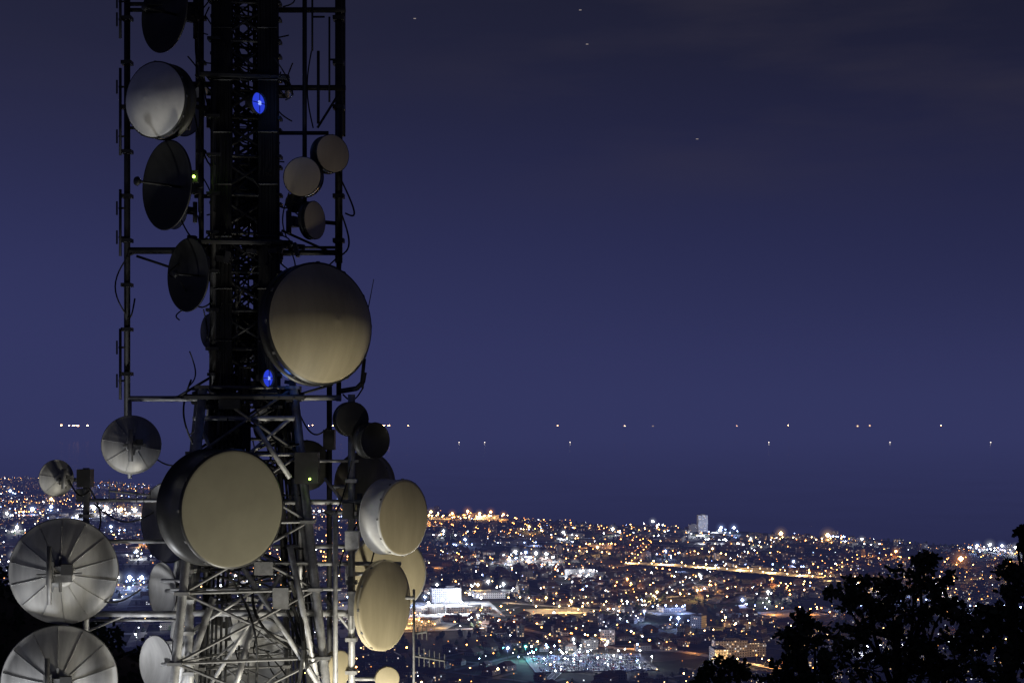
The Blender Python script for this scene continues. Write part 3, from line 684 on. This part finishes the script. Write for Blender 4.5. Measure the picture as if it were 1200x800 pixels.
def flood(x,y,col,W,size,target,up=1.4,cone=130):
    z=hz(x,y)+up; B=MB(); B.tube((0,0,-up-.3),(0,0,-.2),.05,8,0)
    B.box((0,0,0),(.5,.25,.35),None,0); o=B.obj('site_floodlight',[M_dark],loc=(x,y+.35,z-.2))
    L=bpy.data.lights.new('flood','SPOT'); L.energy=W; L.color=col; L.spot_size=radians(cone); L.spot_blend=.6; L.shadow_soft_size=size
    l=bpy.data.objects.new('flood_source',L); scene.collection.objects.link(l); l.parent=o; l.location=(0,-.35,.4)
    dv=Vector(target)-Vector((x,y,z+.2)); l.rotation_euler=dv.to_track_quat('-Z','Y').to_euler()
flood(-8.6,24.8,(.96,.97,1.0),1450,.4,(-7.5,27,303))
flood(-2.2,24.8,(1,.94,.78),2300,.4,(-3.6,27,303))
flood(-11.5,20.0,(.95,.97,1.0),200,.6,(-11.5,28,297))
flood(-1.0,19.5,(1,.92,.74),400,.5,(-4.5,26,299))

# ------------------------------------------------------------------ trees
M_bark=surf('bark',(.05,.04,.03),(.03,.022,.016),.9,0,8,.4)
M_leaf=surf('oak_leaf',(.06,.08,.03),(.03,.042,.018),.7,0,1.5)
M_leaf2=surf('oak_leaf_dry',(.09,.08,.035),(.05,.045,.02),.7,0,1.5)
def tree(bx,by,clumps,seed,lf=.085,dens=1.0):
    R=random.Random(seed); B=MB(); bz=hz(bx,by); base=Vector((bx,by,bz-.2))
    cs=[]
    for (px,py,r,dd) in clumps:
        c=P(px,py,by+dd); cs.append((c,r*by/F))
    top=max(c.z for c,_ in cs); low=min(c.z for c,_ in cs)
    cen=sum((c for c,_ in cs),Vector())/len(cs)
    fork=Vector((bx*.6+cen.x*.4,by,bz+(low-bz)*.75))
    def limb(a,b,r0,r1,n=6,w=.1):
        pr=a
        for i in range(n):
            t=(i+1)/n; q=a.lerp(b,t)+(Vector((R.uniform(-w,w),R.uniform(-w,w),R.uniform(-w,w)*.5)) if i<n-1 else Vector())
            B.tube(pr,q,r0+(r1-r0)*i/n,7,0,r0+(r1-r0)*t,cap=False); pr=q
    limb(base,fork,.16,.11,6,.05); stem_top=Vector((cen.x,cen.y,low+(top-low)*.5)); limb(fork,stem_top,.11,.05,6,.08)
    for c,r in cs:
        t=R.uniform(.1,.9); st=fork.lerp(stem_top,t); st.z=min(st.z,c.z-.1)
        limb(st,c,.045,.012,6,.06)
        nsub=int(6+r*18)
        for k in range(nsub):
            u=Vector((R.gauss(0,1),R.gauss(0,1),R.gauss(0,1))).normalized()*r*R.uniform(.3,1.25); tip=c+u
            limb(c+u*.1,tip,.011,.004,3,.03)
            sr=r*R.uniform(.16,.38)
            for q in range(int(dens*R.uniform(12,30))):
                lc=tip+Vector((R.gauss(0,1),R.gauss(0,1),R.gauss(0,.8)))*sr*.55
                a=Vector((R.gauss(0,1),R.gauss(0,1),R.gauss(0,.7))).normalized(); b=a.orthogonal().normalized(); b=Matrix.Rotation(R.uniform(0,6.28),3,a)@b
                L=lf*R.uniform(.6,1.3); W=L*.36
                B.quad([lc,lc+a*L*.25+b*W*.7,lc+a*L*.4+b*W*.5,lc+a*L*.65+b*W,lc+a*L,lc+a*L*.65-b*W,lc+a*L*.4-b*W*.5,lc+a*L*.25-b*W*.7],1 if R.random()<.75 else 2)
    B.obj('oak_tree',[M_bark,M_leaf,M_leaf2])
tree(5.6,20.5,[(1087,658,16,0),(1072,676,20,.2),(1100,686,18,-.2),(1048,692,24,.3),(1012,688,20,0),(990,700,20,-.3),(1030,715,28,.1),(1070,715,30,-.2),(1108,712,22,.2),(1000,735,26,.4),(1045,750,36,0),(1090,752,34,.3),(985,768,28,-.2),(1020,785,36,.2),(1075,792,38,-.3),(1120,780,32,.2)],1,.1)
tree(4.1,19.5,[(942,728,14,0),(926,742,18,.2),(955,750,22,-.2),(932,768,24,.1),(962,780,26,0),(915,788,20,.2),(940,800,26,0)],2,.095)
tree(3.0,19.0,[(852,776,11,0),(833,782,10,.1),(866,788,11,-.1),(848,795,15,0),(822,794,8,.1)],3,.08,.8)
tree(7.0,20.0,[(1184,690,22,0),(1196,672,16,.2),(1160,722,24,0),(1135,728,20,-.2),(1190,725,28,.2),(1170,755,32,0),(1198,770,34,.2),(1150,780,34,-.2),(1200,640,9,0),(1200,624,6,0),(1225,700,30,0),(1230,760,40,.2),(1128,760,24,0)],4,.1)
B=MB(); R=random.Random(9)
for i in range(520):
    x=R.uniform(-110,-35); y=R.uniform(120,260); z=hz(x,y); r=R.uniform(.8,2.4)
    for q in range(26):
        c=Vector((x,y,z+r*.6))+Vector((R.gauss(0,.5),R.gauss(0,.5),R.gauss(0,.45)))*r; a=Vector((R.gauss(0,1),R.gauss(0,1),R.gauss(0,1))).normalized(); b=a.orthogonal().normalized(); L=.55
        B.quad([c-a*L,c+b*L*.6,c+a*L,c-b*L*.6],0)
B.obj('hillside_shrubs',[M_leafd])
B=MB()
for (px,py) in ((817,163),(680,12),(486,22),(688,52)):
    p=P(px,py,90000); B.box(p,(150,60,34),None,0)
B.obj('stars',[emit('star',(1,.85,.8),.3)])
# ------------------------------------------------------------------ world
w=bpy.data.worlds.new('World'); scene.world=w; w.use_nodes=True; nt=w.node_tree; nt.nodes.clear(); N=nt.nodes.new; Lk=nt.links.new
out=N('ShaderNodeOutputWorld'); bg=N('ShaderNodeBackground'); tc=N('ShaderNodeTexCoord'); sx=N('ShaderNodeSeparateXYZ'); Lk(tc.outputs['Generated'],sx.inputs[0])
rp=N('ShaderNodeValToRGB'); rp.color_ramp.interpolation='LINEAR'; e=rp.color_ramp.elements
e[0].position=0; e[0].color=(*HAZE,1); e[1].position=1; e[1].color=(0.008,0.009,0.018,1)
for pos,c in ((.02,HAZE),(.05,(.0305,.0345,.109)),(.09,(.0265,.0300,.095)),(.13,(.0228,.0257,.081)),(.17,(.0195,.0217,.066)),(.21,(.0168,.0184,.052)),(.25,(.0148,.0160,.041)),(.3,(.013,.014,.033)),(.36,(.012,.013,.028))):
    q=e.new(pos); q.color=(*c,1)
Lk(sx.outputs[2],rp.inputs[0])
mr=N('ShaderNodeMapRange'); mr.inputs[1].default_value=-.36; mr.inputs[2].default_value=.36; mr.inputs[3].default_value=1.2; mr.inputs[4].default_value=.85; Lk(sx.outputs[0],mr.inputs[0])
zb=N('ShaderNodeMapRange'); zb.interpolation_type='SMOOTHSTEP'; zb.inputs[1].default_value=.0; zb.inputs[2].default_value=.12; Lk(sx.outputs[2],zb.inputs[0])
mf=N('ShaderNodeMix'); mf.data_type='FLOAT'; Lk(zb.outputs[0],mf.inputs[0]); mf.inputs[2].default_value=1.0; Lk(mr.outputs[0],mf.inputs[3])
mp=N('ShaderNodeMapping'); mp.inputs['Scale'].default_value=(2.2,2.2,12); mp.inputs['Rotation'].default_value=(0,-.12,0); mp.inputs['Location'].default_value=(3.1,.4,1.7); Lk(tc.outputs['Generated'],mp.inputs[0])
nz=N('ShaderNodeTexNoise'); nz.inputs['Scale'].default_value=2.2; nz.inputs['Detail'].default_value=6; Lk(mp.outputs[0],nz.inputs[0])
cr=N('ShaderNodeMapRange'); cr.inputs[1].default_value=.42; cr.inputs[2].default_value=.8; cr.inputs[3].default_value=0; cr.inputs[4].default_value=.5; Lk(nz.outputs[0],cr.inputs[0])
zr=N('ShaderNodeMapRange'); zr.inputs[1].default_value=.13; zr.inputs[2].default_value=.24; Lk(sx.outputs[2],zr.inputs[0])
xr=N('ShaderNodeMapRange'); xr.inputs[1].default_value=-.08; xr.inputs[2].default_value=.15; xr.inputs[3].default_value=.15; Lk(sx.outputs[0],xr.inputs[0])
mm=N('ShaderNodeMath'); mm.operation='MULTIPLY'; Lk(cr.outputs[0],mm.inputs[0]); Lk(zr.outputs[0],mm.inputs[1])
m2=N('ShaderNodeMath'); m2.operation='MULTIPLY'; Lk(mm.outputs[0],m2.inputs[0]); Lk(xr.outputs[0],m2.inputs[1])
mx=N('ShaderNodeMix'); mx.data_type='RGBA'; Lk(m2.outputs[0],mx.inputs[0]); Lk(rp.outputs[0],mx.inputs[6]); mx.inputs[7].default_value=(.05,.043,.06,1)
vm=N('ShaderNodeVectorMath'); vm.operation='SCALE'; Lk(mx.outputs[2],vm.inputs[0]); Lk(mf.outputs[0],vm.inputs[3])
sky=N('ShaderNodeTexSky'); sky.sky_type='NISHITA'; sky.sun_disc=False; sky.sun_elevation=radians(-8); sky.sun_rotation=radians(-40)
sc=N('ShaderNodeVectorMath'); sc.operation='SCALE'; Lk(sky.outputs[0],sc.inputs[0]); sc.inputs[3].default_value=.005
ad=N('ShaderNodeVectorMath'); ad.operation='ADD'; Lk(vm.outputs[0],ad.inputs[0]); Lk(sc.outputs[0],ad.inputs[1])
Lk(ad.outputs[0],bg.inputs[0]); bg.inputs[1].default_value=1.0; Lk(bg.outputs[0],out.inputs[0])
# ------------------------------------------------------------------ camera
cd=bpy.data.cameras.new('camera'); cam=bpy.data.objects.new('camera',cd); scene.collection.objects.link(cam)
cam.location=(0,0,CZ); cam.rotation_euler=(pi/2,0,0); cd.sensor_width=36; cd.lens=F*36/1200; cd.shift_y=97/1200; cd.clip_end=700000; cd.clip_start=.1
scene.camera=cam
scene.view_settings.view_transform='Standard'; scene.view_settings.look='None'; scene.view_settings.exposure=0
print('lights',nl,'districts',len(D),'bverts',len(blds.v),'lamps',len(lamps.v))
